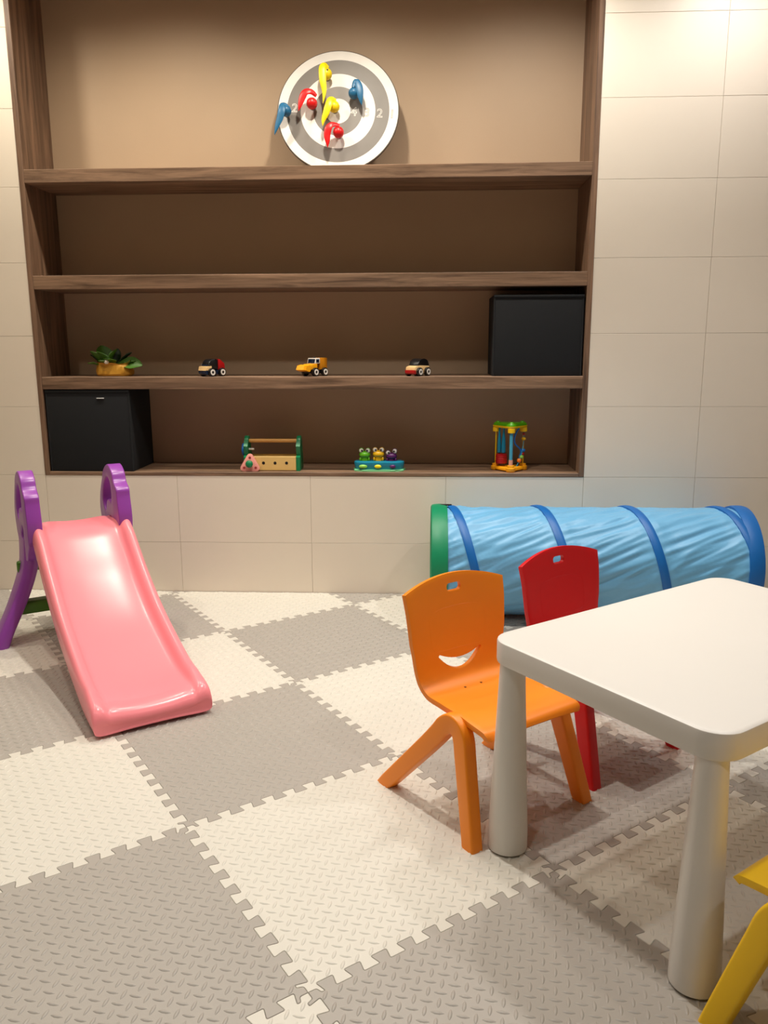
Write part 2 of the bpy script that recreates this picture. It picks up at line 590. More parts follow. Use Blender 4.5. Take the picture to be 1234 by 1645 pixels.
# ------------------------------------------------------------------ children's chairs
PROF = [(.004, .252), (-.004, .2605), (-.02, .264), (-.06, .2655), (-.13, .2625), (-.19, .262), (-.228, .268), (-.255, .285), (-.270, .315), (-.279, .36), (-.289, .42), (-.300, .48), (-.312, .5425)]
PROF = [(p.x, p.y) for p in smooth_path([(a, b, 0) for a, b in PROF], 61)]
def chair_surf(v, t):
    """v in -1..1 across, t in 0..1 along the seat shell from front lip to top of the back"""
    k = t * 60
    i = min(int(k), 59); q = k - i
    f = PROF[i][0] * (1 - q) + PROF[i + 1][0] * q
    z = PROF[i][1] * (1 - q) + PROF[i + 1][1] * q
    s = max(0.0, (z - .29) / .25)
    wd = .147 if t < .45 else .147
    hw = .148 - .012 * math.sin(min(1, max(0, (t - .25) / .55)) * PI) + .010 * max(0, t - .75) / .25
    if t < .08: hw -= .010 * (1 - t / .08) ** 2
    bow = 1 - v * v
    z2 = z - .030 * max(0, (t - .72) / .28) ** 1.5 * v * v
    f2 = f + .016 * (v * v) * min(1, s * 1.3) - .0 * bow
    if t < .5:
        ramp = min(1, max(0, (-.02 - f) / .10)); ramp = ramp * ramp * (3 - 2 * ramp)
        fade = 1 - min(1, max(0, (t - .40) / .10))
        z2 += .006 * v * v * ramp * fade - .004 * v * v * max(0, 1 - t / .10)
    return Vector((v * hw, f2, z2))

def chair_proto():
    bm = B()
    nv, nt_ = 20, 60
    G = [[bm.verts.new(chair_surf(-1 + 2 * a / nv, b / nt_)) for a in range(nv + 1)] for b in range(nt_ + 1)]
    for b in range(nt_):
        for a in range(nv):
            bm.faces.new((G[b][a], G[b][a + 1], G[b + 1][a + 1], G[b + 1][a]))
    o = obj('tmp_shell', bm, 'orange')
    md = o.modifiers.new('s', 'SOLIDIFY'); md.thickness = .013; md.offset = 0; md.use_even_offset = True
    cut = []
    # carrying slot
    bm = B(); prism(bm, rrect(.046, .021, .009, 4), -.1, .1, Matrix.Translation((0, -.30, .508)) @ Matrix.Rotation(PI / 2, 4, 'X'))
    cut.append(obj('tmp_cut', bm, 'orange'))
    # smile: crescent with round ends
    sm = []
    for k in range(15):
        a = -1 + 2 * k / 14
        sm.append((a * .066, -.020 + .036 * a * a))
    up = []
    for k in range(15):
        a = 1 - 2 * k / 14
        up.append((a * .066, .0085 + .0165 * a * a))
    poly = [(x, y) for x, y in sm] + [(.070, .021)] + up + [(-.070, .021)]
    bm = B(); prism(bm, poly, -.1, .1, Matrix.Translation((0, -.28, .3225)) @ Matrix.Rotation(PI / 2, 4, 'X'))
    cut.append(obj('tmp_cut', bm, 'orange'))
    for c in cut:
        b2 = o.modifiers.new('b', 'BOOLEAN'); b2.object = c; b2.operation = 'DIFFERENCE'; b2.solver = 'EXACT'
    bv = o.modifiers.new('bv', 'BEVEL'); bv.width = .003; bv.segments = 2; bv.limit_method = 'ANGLE'; bv.angle_limit = math.radians(50)
    shell = bake(o)
    finish(shell, 40)
    kill(o)
    for c in cut: kill(c)
    # side leg: inverted V
    path = smooth_path([(0, -.342, 0), (0, -.288, .060), (0, -.234, .120), (0, -.184, .176), (0, -.152, .214), (0, -.133, .2385), (0, -.110, .2530), (0, -.085, .2480), (0, -.069, .2260), (0, -.058, .190), (0, -.040, .130), (0, -.020, .062), (0, -.002, 0)], 60)
    bm = B()
    rings = []
    n = len(path)
    for i, p in enumerate(path):
        t = (path[min(i + 1, n - 1)] - path[max(i - 1, 0)]).normalized()
        nn = Vector((0, -t.z, t.y))
        z = p.z
        wv = .0235 - .004 * (1 - z / .25)
        if i == 0: nn = Vector((0, -1.25, 0))
        if i == n - 1: nn = Vector((0, 1.03, 0))
        lat = .030 * (1 - z / .25)
        sec = rrect(.034, 2 * wv, .006, 4)
        rings.append([Vector((a + lat, p.y + nn.y * b, max(0, p.z + nn.z * b))) for a, b in sec])
    loft(bm, rings)
    bmesh.ops.recalc_face_normals(bm, faces=bm.faces)
    leg = bpy.data.meshes.new('leg_frame'); bm.to_mesh(leg); bm.free(); finish(leg, 40)
    return shell, leg
SHELL, LEG = chair_proto()

def chair(label, m, loc, F):
    rz = math.atan2(F[1], F[0]) - PI / 2
    t = thing('childs_chair', label, 'chair', loc, rz, 'childrens chairs around the table')
    me = SHELL.copy(); me.materials.clear(); me.materials.append(MATS[m])
    o = bpy.data.objects.new('seat_shell', me); C.objects.link(o); o.parent = t
    for s in (1, -1):
        lm = LEG.copy()
        bm = B(); bm.from_mesh(lm)
        bmesh.ops.transform(bm, matrix=Matrix.Diagonal((s, 1, 1, 1)), verts=bm.verts)
        bmesh.ops.translate(bm, vec=(s * .148, 0, 0), verts=bm.verts)
        bmesh.ops.recalc_face_normals(bm, faces=bm.faces)
        bm.to_mesh(lm); bm.free(); finish(lm, 40)
        lm.materials.append(MATS[m])
        l = bpy.data.objects.new('leg_frame', lm); C.objects.link(l); l.parent = t
    # cross bar under the seat that joins both side legs
    bm = B(); box(bm, (0, -.11, .249), (.27, .05, .014), .004); obj('under_bar', bm, m, t)
    # moulded outline on the backrest
    pts = []
    for k in range(49):
        a = 2 * PI * k / 48
        ca, sa = math.cos(a), math.sin(a)
        vv = .60 * math.copysign(abs(ca) ** .35, ca); tt = .80 + .075 * math.copysign(abs(sa) ** .35, sa) + .015 * (1 - vv * vv)
        e = .001
        n = (chair_surf(vv + e, tt) - chair_surf(vv - e, tt)).cross(chair_surf(vv, tt + e) - chair_surf(vv, tt - e)).normalized()
        if n.y < 0: n = -n
        pts.append(chair_surf(vv, tt) + n * .0062)
    bm = B(); sweep(bm, pts, circ(.0006, 6), up=(0, 1, .1)); obj('moulded_outline', bm, m, t)
    for sx in (-.028, .028):
        p = chair_surf(sx / .148, .47)
        bm = B(); cyl(bm, p + Vector((0, 0, .004)), p + Vector((0, 0, .0075)), .0032, seg=12); obj('screw', bm, 'screw', t)
    return t
def chair_at(fl, F, label, m):
    """fl: floor point of the outer front foot on the side that lies left when seen from the front"""
    F = Vector(F).normalized(); Rv = Vector((-F.y, F.x))
    c = Vector(fl) + Rv * .18
    return chair(label, m, (c.x, c.y, 0), F)
chair_at((.615, -1.899), (.6, -.8), 'bright orange plastic child chair nearest the slide, at the left end of the table', 'orange')
chair_at((.936, -1.624), (.630, -.777), 'red plastic child chair between the orange chair and the blue tunnel', 'red_seat')
chair_at((1.274, -2.145), (-.6, .8), 'yellow plastic child chair cut off by the right edge, in front of the table', 'yellow_seat')

# ------------------------------------------------------------------ slide
sl_ang = 0.59758
# local frame: x = across (image right), y = downhill towards the lip, z up; origin below the left rail at the lip
sl = thing('toddler_slide', 'pink plastic toddler slide with purple side panels and green rungs by the left wall', 'slide', (-0.4623, -1.3971, 0), 0)
SD = Vector((0.56264, -0.82670, 0)); SW = Vector((0.82670, 0.56264, 0))
sl.matrix_world = Matrix(((SW.x, -SD.x, 0, -0.4623), (SW.y, -SD.y, 0, -1.3971), (0, 0, 1, 0), (0, 0, 0, 1)))
# local x = across, local y = uphill (so that the frame stays right-handed)
WS = .352
FLOORP = smooth_path([(0, .005, .074), (0, .06, .073), (0, .14, .083), (0, .28, .126), (0, .44, .188), (0, .60, .276), (0, .72, .360), (0, .79, .410), (0, .835, .432), (0, .89, .441), (0, .96, .444)], 40)
def rail_h(d):       # rail crest above the chute floor
    if d < .06: return .026 + .018 * max(0, d) / .06
    if d < .74: return .044 + .016 * (d - .06) / .68
    if d < .80: return .060 - .012 * (d - .74) / .06
    return max(.006, .048 - .30 * (d - .80))
def section(p, drop, lip=0.0, shrink=0.0):
    d, z = p.y, p.z
    h = rail_h(d)
    rw = .046
    x0, x1 = shrink, WS - shrink
    pts = [(x0 + .004, z - drop), (x0 - .004, z - drop * .5), (x0 - .003, z + h * .45), (x0 + .008, z + h * .93), (x0 + rw * .45, z + h), (x0 + rw * .80, z + h * .80), (x0 + rw * 1.02, z + h * .30), (x0 + rw * 1.5, z + .010), (x0 + rw * 2.4, z + .0025)]
    mid = [(WS / 2, z)]
    left = pts
    right = [(WS - a, b) for a, b in pts[::-1]]
    low = [(WS * .75, z - drop * .9), (WS / 2, z - drop * .9), (WS * .25, z - drop * .9)]
    return [Vector((a, d, max(b, .002))) for a, b in left + mid + right + low]
rings = []
# rounded lip at the foot
base = section(Vector((0, .0, .074)), .070)
for dd, fac, lift in ((-.048, .34, .010), (-.052, .48, .004), (-.049, .66, .0), (-.038, .84, .0), (-.020, .955, .0)):
    rings.append([Vector((v_.x + (.006 if v_.x < WS / 2 else -.006) * (1 - fac), dd, .004 + (v_.z - .004) * fac if v_.z > .02 else v_.z + lift)) for v_ in base])
for p in FLOORP:
    dr = .046 if p.y < .78 else .046 - .014 * min(1, (p.y - .78) / .15)
    rings.append(section(p, dr + .024 * max(0, 1 - p.y / .16)))
bm = B(); loft(bm, rings)
o = obj('chute', bm, 'pink', sl, 0); o.data.shade_smooth(); subsurf(o, 2)
# fine moulded drip lines near the bottom and top of the chute
bm = B()
# purple side panels: cloud outline with an arched grip opening
def panel_outline(n=110):
    key = [(.800, .400), (.792, .47), (.806, .545), (.812, .575), (.850, .600), (.868, .632), (.915, .656), (.965, .648), (1.010, .622), (1.035, .590), (1.060, .560), (1.088, .520), (1.105, .470), (1.095, .420), (1.072, .385), (1.03, .350), (.955, .330), (.905, .318), (.862, .335), (.83, .37)]
    k2 = [(a, b, 0) for a, b in key]
    pts = smooth_path(k2 + [k2[0]], n + 1)[:-1]
    return [(p.x, p.y) for p in pts]
def grip_outline():
    key = [(.905, .505), (.892, .545), (.905, .588), (.945, .606), (.985, .590), (1.020, .555), (1.040, .510), (1.030, .475), (1.000, .462), (.985, .490), (.965, .512), (.930, .512)]
    k2 = [(a, b, 0) for a, b in key]
    return [(p.x, p.y) for p in smooth_path(k2 + [k2[0]], 41)[:-1]]
for x0, x1 in ((-.018, .034), (WS - .046, WS + .006)):
    Mx = Matrix(((0, 0, 1, 0), (1, 0, 0, 0), (0, 1, 0, 0), (0, 0, 0, 1)))
    bm = B(); prism(bm, panel_outline(), x0, x1, Mx)
    o = obj('side_panel', bm, 'purple', sl)
    c1 = B(); prism(c1, grip_outline(), x0 - .1, x1 + .1, Mx); c1 = obj('tmp_cut', c1, 'purple', sl)
    k3 = [(.93 + .030 * math.cos(a) * (1 + .25 * math.cos(3 * a)), .415 + .036 * math.sin(a)) for a in [2 * PI * q / 20 for q in range(20)]]
    c2 = B(); prism(c2, k3, x0 - .1, x1 + .1, Mx); c2 = obj('tmp_cut', c2, 'purple', sl)
    for c in (c1, c2):
        b2 = o.modifiers.new('b', 'BOOLEAN'); b2.object = c; b2.operation = 'DIFFERENCE'; b2.solver = 'EXACT'
    bv = o.modifiers.new('bv', 'BEVEL'); bv.width = .014; bv.segments = 4; bv.limit_method = 'ANGLE'; bv.angle_limit = math.radians(50)
    bpy.context.view_layer.update()
    finish(bake(o), 60)
    kill(c1); kill(c2)
    # recessed web inside the rim of the panel
    s = -1 if x0 < .1 else 1
    # leg that splays outward to the floor
    cx = (x0 + x1) / 2
    path = smooth_path([(cx, .975, .40), (cx + s * .012, .975, .28), (cx + s * .06, .955, .16), (cx + s * .115, .935, .055), (cx + s * .140, .928, 0.0)], 16)
    bm = B()
    rings = []
    for i, p in enumerate(path):
        k = i / 15
        sec = rrect(.054, .170 - .055 * min(1, k * 1.6), .022, 4)
        rings.append([Vector((p.x + a, p.y + b, p.z)) for a, b in sec])
    loft(bm, rings); obj('leg', bm, 'purple', sl, 45)
    # green rung end showing on the outer face of the leg
    bm = B(); box(bm, (cx + s * .034, 1.00, .275), (.030, .030, .046), .008, 3); obj('rung_end', bm, 'rung_green', sl, 40)
for zz, hh in ((.288, .050), (.125, .050)):
    sp = .02 + .085 * max(0, (.27 - zz) / .2)
    bm = B(); box(bm, (WS / 2, .985 - (.02 if zz < .2 else 0), zz), (WS + .03 + sp, .062, hh), .012, 3); obj('rung', bm, 'rung_green', sl, 40)

# ------------------------------------------------------------------ tunnel
TX0, TX1, TR, TCY = .538, 1.806, .2275, -.256
tn = thing('play_tunnel', 'light blue fabric pop-up crawl tunnel with dark blue spiral band lying along the wall', 'play tunnel', ((TX0 + TX1) / 2, TCY, 0))
PITCH, HX0 = .362, .619      # helix passes the ridge at HX0 + k * PITCH
xm = (TX0 + TX1) / 2
def tun_r(x, ph):
    """radius of the cloth at x, angle ph measured from the ridge towards the room"""
    u_ = ((x - HX0) / PITCH - ph / (2 * PI)) % 1.0
    dist = min(u_, 1 - u_) * PITCH
    for e_ in (TX0 + .03, TX1 - .03): dist = min(dist, abs(x - e_))
    k = min(1, dist / .09)
    sag = .010 * math.sin(k * PI / 2) ** 1.2
    # creases run lengthways and slant with the spiral
    q = ph * 1.0 + (x - HX0) * 1.9
    n1 = noise.noise(Vector((x * 3.2, q * 5.5, 1.3)))
    n2 = noise.noise(Vector((x * 5.0 + 9, q * 11.0, 4.1)))
    n3 = noise.noise(Vector((x * 14.0 + 3, q * 16.0, 7.7)))
    wr = (1 - abs(n1) * 2.2) * .0075 + (.5 - abs(n2)) * .0060 + n3 * .0016
    return TR - .004 - sag + wr * min(1, dist / .045)
def tun_pt(x, ph, r):
    return Vector((x - xm, -r * math.sin(ph), TR + .002 + r * math.cos(ph)))
bm = B()
NXS, NPS = 260, 220
G = []
for a in range(NXS + 1):
    x = TX0 + .012 + (TX1 - TX0 - .024) * a / NXS
    row = []
    for b in range(NPS):
        ph = 2 * PI * b / NPS
        p = tun_pt(x, ph, tun_r(x, ph))
        p.z = max(p.z, .003)
        row.append(bm.verts.new(p))
    G.append(row)
for a in range(NXS):
    for b in range(NPS):
        bm.faces.new((G[a][b], G[a][(b + 1) % NPS], G[a + 1][(b + 1) % NPS], G[a + 1][b]))
o = obj('fabric_tube', bm, 'tunnel_blue', tn, 0); o.data.shade_smooth()
# spiral band
def band(name, m, fx, ph0, ph1, n, wd, rr_, par=tn):
    bm = B()
    rings = []
    for k in range(n + 1):
        ph = ph0 + (ph1 - ph0) * k / n
        x = fx(ph)
        ring = []
        for dx, dr in ((-wd / 2, -.006), (-wd / 2, .0015), (-wd * .3, .0045), (0, .0055), (wd * .3, .0045), (wd / 2, .0015), (wd / 2, -.006)):
            p = tun_pt(x + dx, ph, rr_ + dr); p.z = max(.001, p.z)
            ring.append(p)
        rings.append(ring)
    loft(bm, rings)
    return obj(name, bm, m, par, 50)
band('spiral_band', 'band_blue', lambda ph: HX0 + PITCH * ph / (2 * PI), 0.0, 2 * PI * 3.2, 300, .034, TR - .001)
band('end_rim', 'rim_green', lambda ph: TX0 + .030, 0, 2 * PI, 120, .062, TR + .001)
band('end_rim', 'band_blue', lambda ph: TX1 - .027, 0, 2 * PI, 120, .056, TR + .001)
# rolled inner lips at both mouths
for x, m in ((TX0 + .002, 'rim_green'), (TX1 - .002, 'band_blue')):
    bm = B()
    sweep_pts = [tun_pt(x, 2 * PI * k / 80, TR - .006) for k in range(81)]
    rings = []
    for k in range(81):
        ph = 2 * PI * k / 80
        rings.append([tun_pt(x + a, ph, TR - .005 + b) for a, b in circ(.007, 8)])
    for rg in rings:
        for p in rg: p.z = max(.001, p.z)
    loft(bm, rings, caps=False); obj('mouth_hem', bm, m, tn, 60)
# loose strap ends
bm = B(); box(bm, (HX0 - xm - .025, .01, TR * 2 + .006), (.05, .022, .004), .0015); obj('tie_strap', bm, 'black', tn)
bm = B()
rings = []
for k in range(9):
    ph = 1.72 + .32 * k / 8
    rings.append([tun_pt(1.745 + dx, ph, TR + .002 + dr) for dx, dr in ((-.045, -.002), (-.045, .004), (.02, .005), (.02, -.002))])
loft(bm, rings); obj('strap_loop', bm, 'band_blue', tn, 50)

# ------------------------------------------------------------------ dark storage bins
def bin_(label, x0, x1, y0, z0, h, dep, rz=0, pull=False):
    t = thing('storage_bin', label, 'storage bin', ((x0 + x1) / 2, y0 + dep / 2, z0), rz, 'black fabric storage bins')
    wd = x1 - x0
    for nm, c, s in (('front_panel', (0, -dep / 2 + .006, h / 2), (wd, .012, h)), ('rear_panel', (0, dep / 2 - .006, h / 2), (wd, .012, h)),
                     ('side_panel', (-wd / 2 + .006, 0, h / 2), (.012, dep - .024, h)), ('side_panel', (wd / 2 - .006, 0, h / 2), (.012, dep - .024, h)),
                     ('base', (0, 0, .005), (wd - .024, dep - .024, .010))):
        b_ = B(); box(b_, c, s, .004, 3); obj(nm, b_, 'black_fabric', t, 40)
    # piping along the top and the upright front corners
    b_ = B(); box(b_, (0, -dep / 2 - .0005, h - .006), (wd + .002, .006, .012), .003, 3); obj('hem', b_, 'black_fabric', t, 40)
    for s in (-1, 1):
        b_ = B(); cyl(b_, (s * (wd / 2 - .003), -dep / 2 + .003, .002), (s * (wd / 2 - .003), -dep / 2 + .003, h - .012), .0045, seg=10); obj('corner_piping', b_, 'black_fabric', t, 40)
    if pull:
        b_ = B(); box(b_, (.06, -dep / 2 - .003, h - .036), (.034, .005, .005), .002, 2); obj('label_clip', b_, 'chrome', t, 40)
    return t
bin_('black fabric storage bin at the right end of the third shelf down', .795, 1.172, .012, SHELF[1], .338, .272)
bin_('black fabric storage bin in the bottom left corner of the shelving', -1.172, -.795, .006, SHELF[0], .362, .275, 0, True)

# ------------------------------------------------------------------ target board
BR, LEAN = .262, math.radians(12.5)
bt = thing('target_board', 'round grey and white ringed target board leaning on the top shelf', 'target board', (.127, .142, SHELF[3]))
bt.rotation_euler = (-LEAN, 0, 0)
# local: board stands in xz, faces -y, base at z = 0
BM = Matrix.Translation((0, 0, BR)) @ Matrix.Rotation(PI / 2, 4, 'X')     # local z of lathe -> -y
bm = B(); lathe(bm, [(BR - .003, -.012), (BR, -.009), (BR, .0), (BR - .002, .0015)], 96, BM); obj('board', bm, 'board_edge', bt, 35)
fr = [(.985, .84, 'board_white'), (.84, .612, 'board_grey'), (.612, .402, 'board_white'), (.402, .205, 'board_grey'), (.205, 0, 'board_white')]
for a, b, m in fr:
    bm = B()
    if b > 0: lathe(bm, [(BR * b, .0010), (BR * a, .0010), (BR * a, .0024), (BR * b, .0024), (BR * b, .0010)], 96, BM, cap=False)
    else: lathe(bm, [(0, .0010), (BR * a, .0010), (BR * a, .0024), (0, .0024)], 64, BM)
    obj('ring', bm, m, bt, 35)
def digit(ch, u_, m):
    """outlined numeral printed on the rings, u_ in board radii from the middle"""
    cu = bpy.data.curves.new('numeral', 'FONT')
    cu.body = ch; cu.size = .052; cu.align_x = 'CENTER'; cu.align_y = 'CENTER'
    cu.fill_mode = 'NONE'; cu.bevel_depth = .0013; cu.bevel_resolution = 1
    o_ = bpy.data.objects.new('tmp', cu); C.objects.link(o_)
    dg = bpy.context.evaluated_depsgraph_get()
    me = bpy.data.meshes.new_from_object(o_.evaluated_get(dg))
    kill(o_)
    me.materials.clear(); me.materials.append(MATS[m])
    o = bpy.data.objects.new('numeral', me); C.objects.link(o); o.parent = bt
    tilt = math.radians(-4.5)
    o.matrix_local = BM @ Matrix.Rotation(tilt, 4, 'Z') @ Matrix.Translation((u_ * BR, 0, .0026)) @ Matrix.Diagonal((1, 1, .35, 1))
digit('1', -.915, 'print_pale'); digit('2', -.715, 'board_white')
digit('4', .262, 'board_white'); digit('3', .475, 'print_pale'); digit('2', .685, 'board_white'); digit('1', .885, 'print_pale')

# soft darts stuck to the board: (u, v) of the ball in board radii, tail end offset
board_M = Matrix.Translation((.127, .142, SHELF[3])) @ Matrix.Rotation(-LEAN, 4, 'X')
def dart(label, m, u_, v_, tail, r=.024, eye=False):
    c = board_M @ Vector((u_ * BR, -.0024 - .006, BR + v_ * BR))
    t = thing('soft_dart', label, 'dart', tuple(c), 0, 'soft darts on the target board')
    t.rotation_euler = (-LEAN, 0, 0)
    bm = B(); lathe(bm, [(0, -.001), (.012, 0), (.0115, .003), (.006, .009), (.005, .020)], 16, Matrix.Translation((0, .0075, 0)) @ Matrix.Rotation(PI / 2, 4, 'X')); obj('suction_cup', bm, 'board_grey', t)
    bm = B(); ball(bm, (0, -.030, 0), r, (1, 1, 1.0), 20, 14); obj('ball', bm, m, t, 60)
    pts = [Vector((a, b, c_)) for a, b, c_ in tail]
    path = smooth_path(pts, 22)
    bm = B()
    sc = []
    for k in range(22):
        q = k / 21
        wv = (.55 + .9 * math.sin(min(1, q * 1.25) * PI * .55)) * (1 - q ** 3.0) + .05
        sc.append((wv, max(.25, 1 - q * .6)))
    sweep(bm, path, circ(.0125, 12, .0045), up=(0, -1, .15), scale=sc)
    obj('tail', bm, m, t, 60)
    if eye:
        bm = B(); cyl(bm, (.006, -.0505, .006), (.006, -.0545, .0065), .0032, seg=12); obj('grommet', bm, 'black', t)
K = BR / 487.0
def bp_(x, y): return ((x - 620) / 487.0, (605 - y) / 487.0)
def tl(bx, by, pts):
    """tail points given as crop pixels + outward distance, relative to the ball"""
    return [((x - bx) * K, -d, (by - y) * K) for x, y, d in pts]
for lab, m, bx, by_, pts, eye in (
    ('yellow dart highest on the target board with its tail hanging straight down', 'dart_yellow', 535, 345, [(548, 300, .036), (520, 290, .050), (508, 330, .060), (512, 420, .058), (522, 500, .050), (512, 590, .044)], True),
    ('red dart left of the bullseye with its tail drooping to the left', 'dart_red', 420, 575, [(455, 520, .034), (420, 500, .048), (375, 505, .052), (350, 545, .050), (332, 600, .046), (318, 642, .040)], False),
    ('yellow dart on the white bullseye with its tail drooping to lower left', 'dart_yellow', 596, 605, [(610, 560, .036), (575, 560, .050), (560, 610, .058), (540, 670, .054), (518, 720, .048), (510, 768, .044)], False),
    ('blue dart right of and above the bullseye', 'dart_blue', 752, 500, [(748, 470, .046), (770, 420, .046), (792, 460, .050), (803, 510, .050), (808, 560, .046), (816, 606, .040)], False),
    ('red dart lowest on the target board, below the bullseye', 'dart_red', 632, 808, [(640, 760, .036), (590, 762, .050), (560, 790, .054), (548, 840, .050), (550, 890, .046), (550, 936, .040)], False),
    ('blue dart at the left rim of the target board', 'dart_blue', 215, 630, [(230, 600, .040), (195, 600, .050), (190, 650, .058), (175, 710, .054), (150, 770, .048), (130, 830, .042)], False)):
    u_, v_ = bp_(bx, by_)
    dart(lab, m, u_, v_, tl(bx, by_, pts), .0235, eye)

# ------------------------------------------------------------------ pouch of greens
pg = thing('pouch_of_greens', 'crumpled mustard yellow pouch of toy leafy greens at the left of the third shelf', 'toy plant', (-.885, .10, SHELF[1]))
bm = B()
rings = []
for zf, k in ((.002, .90), (.010, .99), (.026, 1.0), (.042, .96), (.056, .90), (.064, .98), (.060, .93), (.045, .80)):
    rg = []
    for a in range(40):
        an = 2 * PI * a / 40
        rx, ry = .083 * k, .045 * k
        x, y = math.copysign(abs(math.cos(an)) ** .75, math.cos(an)) * rx, math.copysign(abs(math.sin(an)) ** .75, math.sin(an)) * ry
        cr = noise.noise(Vector((x * 26, y * 30, zf * 34 + 3.1))) * .020 * min(1, zf / .012)
        z = zf + (.016 * abs(math.cos(an)) ** 4 - .006 if zf > .05 else 0) + cr * .4
        rg.append(Vector((x * (1 + cr * 6), y * (1 + cr * 6), max(.0005, z))))
    rings.append(rg)
loft(bm, rings); obj('pouch', bm, 'pouch', pg, 25)
def leaf(name, m, base, dirv, L, Wd, curl, tw=0.0):
    """cupped leaf with thickness"""
    d = Vector(dirv).normalized()
    side = d.cross(Vector((0, 0, 1)))
    if side.length < .1: side = Vector((1, 0, 0))
    side.normalize()
    side = Matrix.Rotation(tw, 3, d) @ side
    nrm = side.cross(d)
    bm = B()
    top = []; bot = []
    for a in range(9):
        t_ = a / 8
        wv = Wd * math.sin(PI * min(1, .08 + t_ * .92)) ** .65 * (.55 + .45 * t_) if a < 8 else Wd * .12
        c = Vector(base) + d * L * t_ + nrm * (-curl * t_ * t_)
        ra, rb = [], []
        for b in range(7):
            s = -1 + b / 3
            p = c + side * wv * s + nrm * (wv * .35 * s * s + .0016 * math.sin(b * 2.6 + a * 1.7))
            ra.append(bm.verts.new(p + nrm * .0009)); rb.append(bm.verts.new(p - nrm * .0009))
        top.append(ra); bot.append(rb)
    for a in range(8):
        for b in range(6):
            bm.faces.new((top[a][b], top[a][b + 1], top[a + 1][b + 1], top[a + 1][b]))
            bm.faces.new((bot[a][b], bot[a + 1][b], bot[a + 1][b + 1], bot[a][b + 1]))
        bm.faces.new((top[a][0], top[a + 1][0], bot[a + 1][0], bot[a][0]))
        bm.faces.new((top[a][6], bot[a][6], bot[a + 1][6], top[a + 1][6]))
    bm.faces.new(top[0] + bot[0][::-1]); bm.faces.new(top[8][::-1] + bot[8])
    return obj(name, bm, m, pg, 50)
LV = [((-.055, -.005, .045), (-.35, -.25, 1), .085, .030, .02, .2, 'leaf_green'), ((-.035, -.012, .045), (-.1, -.3, 1), .080, .034, .025, -.3, 'leaf_green'),
      ((-.045, .010, .045), (-.15, .2, 1), .105, .036, .015, .1, 'leaf_green'), ((-.02, .0, .045), (.25, -.1, 1), .090, .030, .02, .4, 'leaf_green'),
      ((-.015, -.02, .045), (.2, -.5, .8), .055, .028, .02, -.2, 'leaf_green'), ((-.06, -.02, .048), (-.8, -.4, .35), .050, .014, .01, .1, 'leaf_green'),
      ((.01, .0, .05), (.75, -.1, .28), .100, .024, .02, .5, 'leaf_green'), ((.035, -.01, .052), (.9, -.25, .10), .095, .030, .022, .9, 'leaf_green'),
      ((.01, .01, .05), (.6, .1, .62), .085, .014, .01, -.4, 'leaf_dark'), ((.0, .015, .05), (.1, .2, 1), .075, .022, .01, .7, 'leaf_dark'),
      ((-.065, .0, .045), (-.5, .1, .9), .065, .022, .015, .3, 'leaf_dark'), ((-.03, -.02, .045), (-.2, -.6, .7), .050, .024, .02, .1, 'leaf_green')]
for k, a in enumerate(LV): leaf('leaf', a[6], a[0], a[1], a[2] * (.92 if k < 5 else 1), a[3] * (1.35 if k < 8 else 1.1), a[4], a[5])
bm = B(); lathe(bm, [(0, -.010), (.008, -.008), (.0115, 0), (.009, .007), (.003, .012), (0, .0125)], 16, Matrix.Translation((-.020, -.043, .064))); obj('garlic_bulb', bm, 'white_felt', pg, 50)

# ------------------------------------------------------------------ toy vehicles (local +y is forward)
def wheel(par, x, y, r, side, wd=.016):
    bm = B(); cyl(bm, (x, y, r), (x + side * wd, y, r), r, seg=28, bev=.002); wl = obj('wheel', bm, 'black', par)
    Mw = Matrix.Translation((x + side * wd, y, r)) @ Matrix.Rotation(side * PI / 2, 4, 'Y')
    bm = B(); lathe(bm, [(r * .32, -.001), (r * .70, -.001), (r * .68, .0015), (r * .34, .0015), (r * .32, -.001)], 24, Mw, cap=False); obj('wheel_ring', bm, 'toy_white', wl)
    return wl
def side_prism(par, name, prof, hw, m, bev=.003):
    """profile in (y, z), extruded across x"""
    Mx = Matrix(((0, 0, 1, 0), (1, 0, 0, 0), (0, 1, 0, 0), (0, 0, 0, 1)))
    bm = B(); prism(bm, prof, -hw, hw, Mx, bev); return obj(name, bm, m, par, 40)
def arc(cy, cz, r, a0, a1, n, ry=None):
    ry = ry or r
    return [(cy + r * math.cos(math.radians(a0 + (a1 - a0) * k / n)), cz + ry * math.sin(math.radians(a0 + (a1 - a0) * k / n))) for k in range(n + 1)]
FD = math.atan2(-.80, -.60) - PI / 2
def wheels(par, hw, yf, yr, r):
    for y in (yf, yr):
        for s in (-1, 1): wheel(par, s * (hw - .004), y, r, s, .014)
# red and black car
c1 = thing('toy_car', 'small black and red wooden toy car with cream bonnet on the third shelf', 'toy car', (-.432, .055, SHELF[1]), FD)
side_prism(c1, 'chassis', [(-.050, .008), (.050, .008), (.056, .014), (.056, .026), (-.052, .028)], .026, 'toy_navy')
side_prism(c1, 'bonnet', [(.020, .0262), (.0565, .0262), (.052, .044), (.022, .046)], .0258, 'toy_cream', .002)
side_prism(c1, 'cabin', [(-.014, .027)] + [(.040, .046)] + arc(.004, .044, .034, 10, 95, 8, .032) + [(-.014, .074)], .0250, 'black', .004)
side_prism(c1, 'windscreen', [(.0345, .049), (.0395, .047), (.028, .067), (.024, .067)], .019, 'toy_navy', .001)
side_prism(c1, 'rear_body', [(-.052, .0285), (-.0145, .0275), (-.0145, .0755), (-.026, .0745), (-.050, .056)], .0256, 'toy_red', .003)
wheels(c1, .027, .026, -.030, .0185)
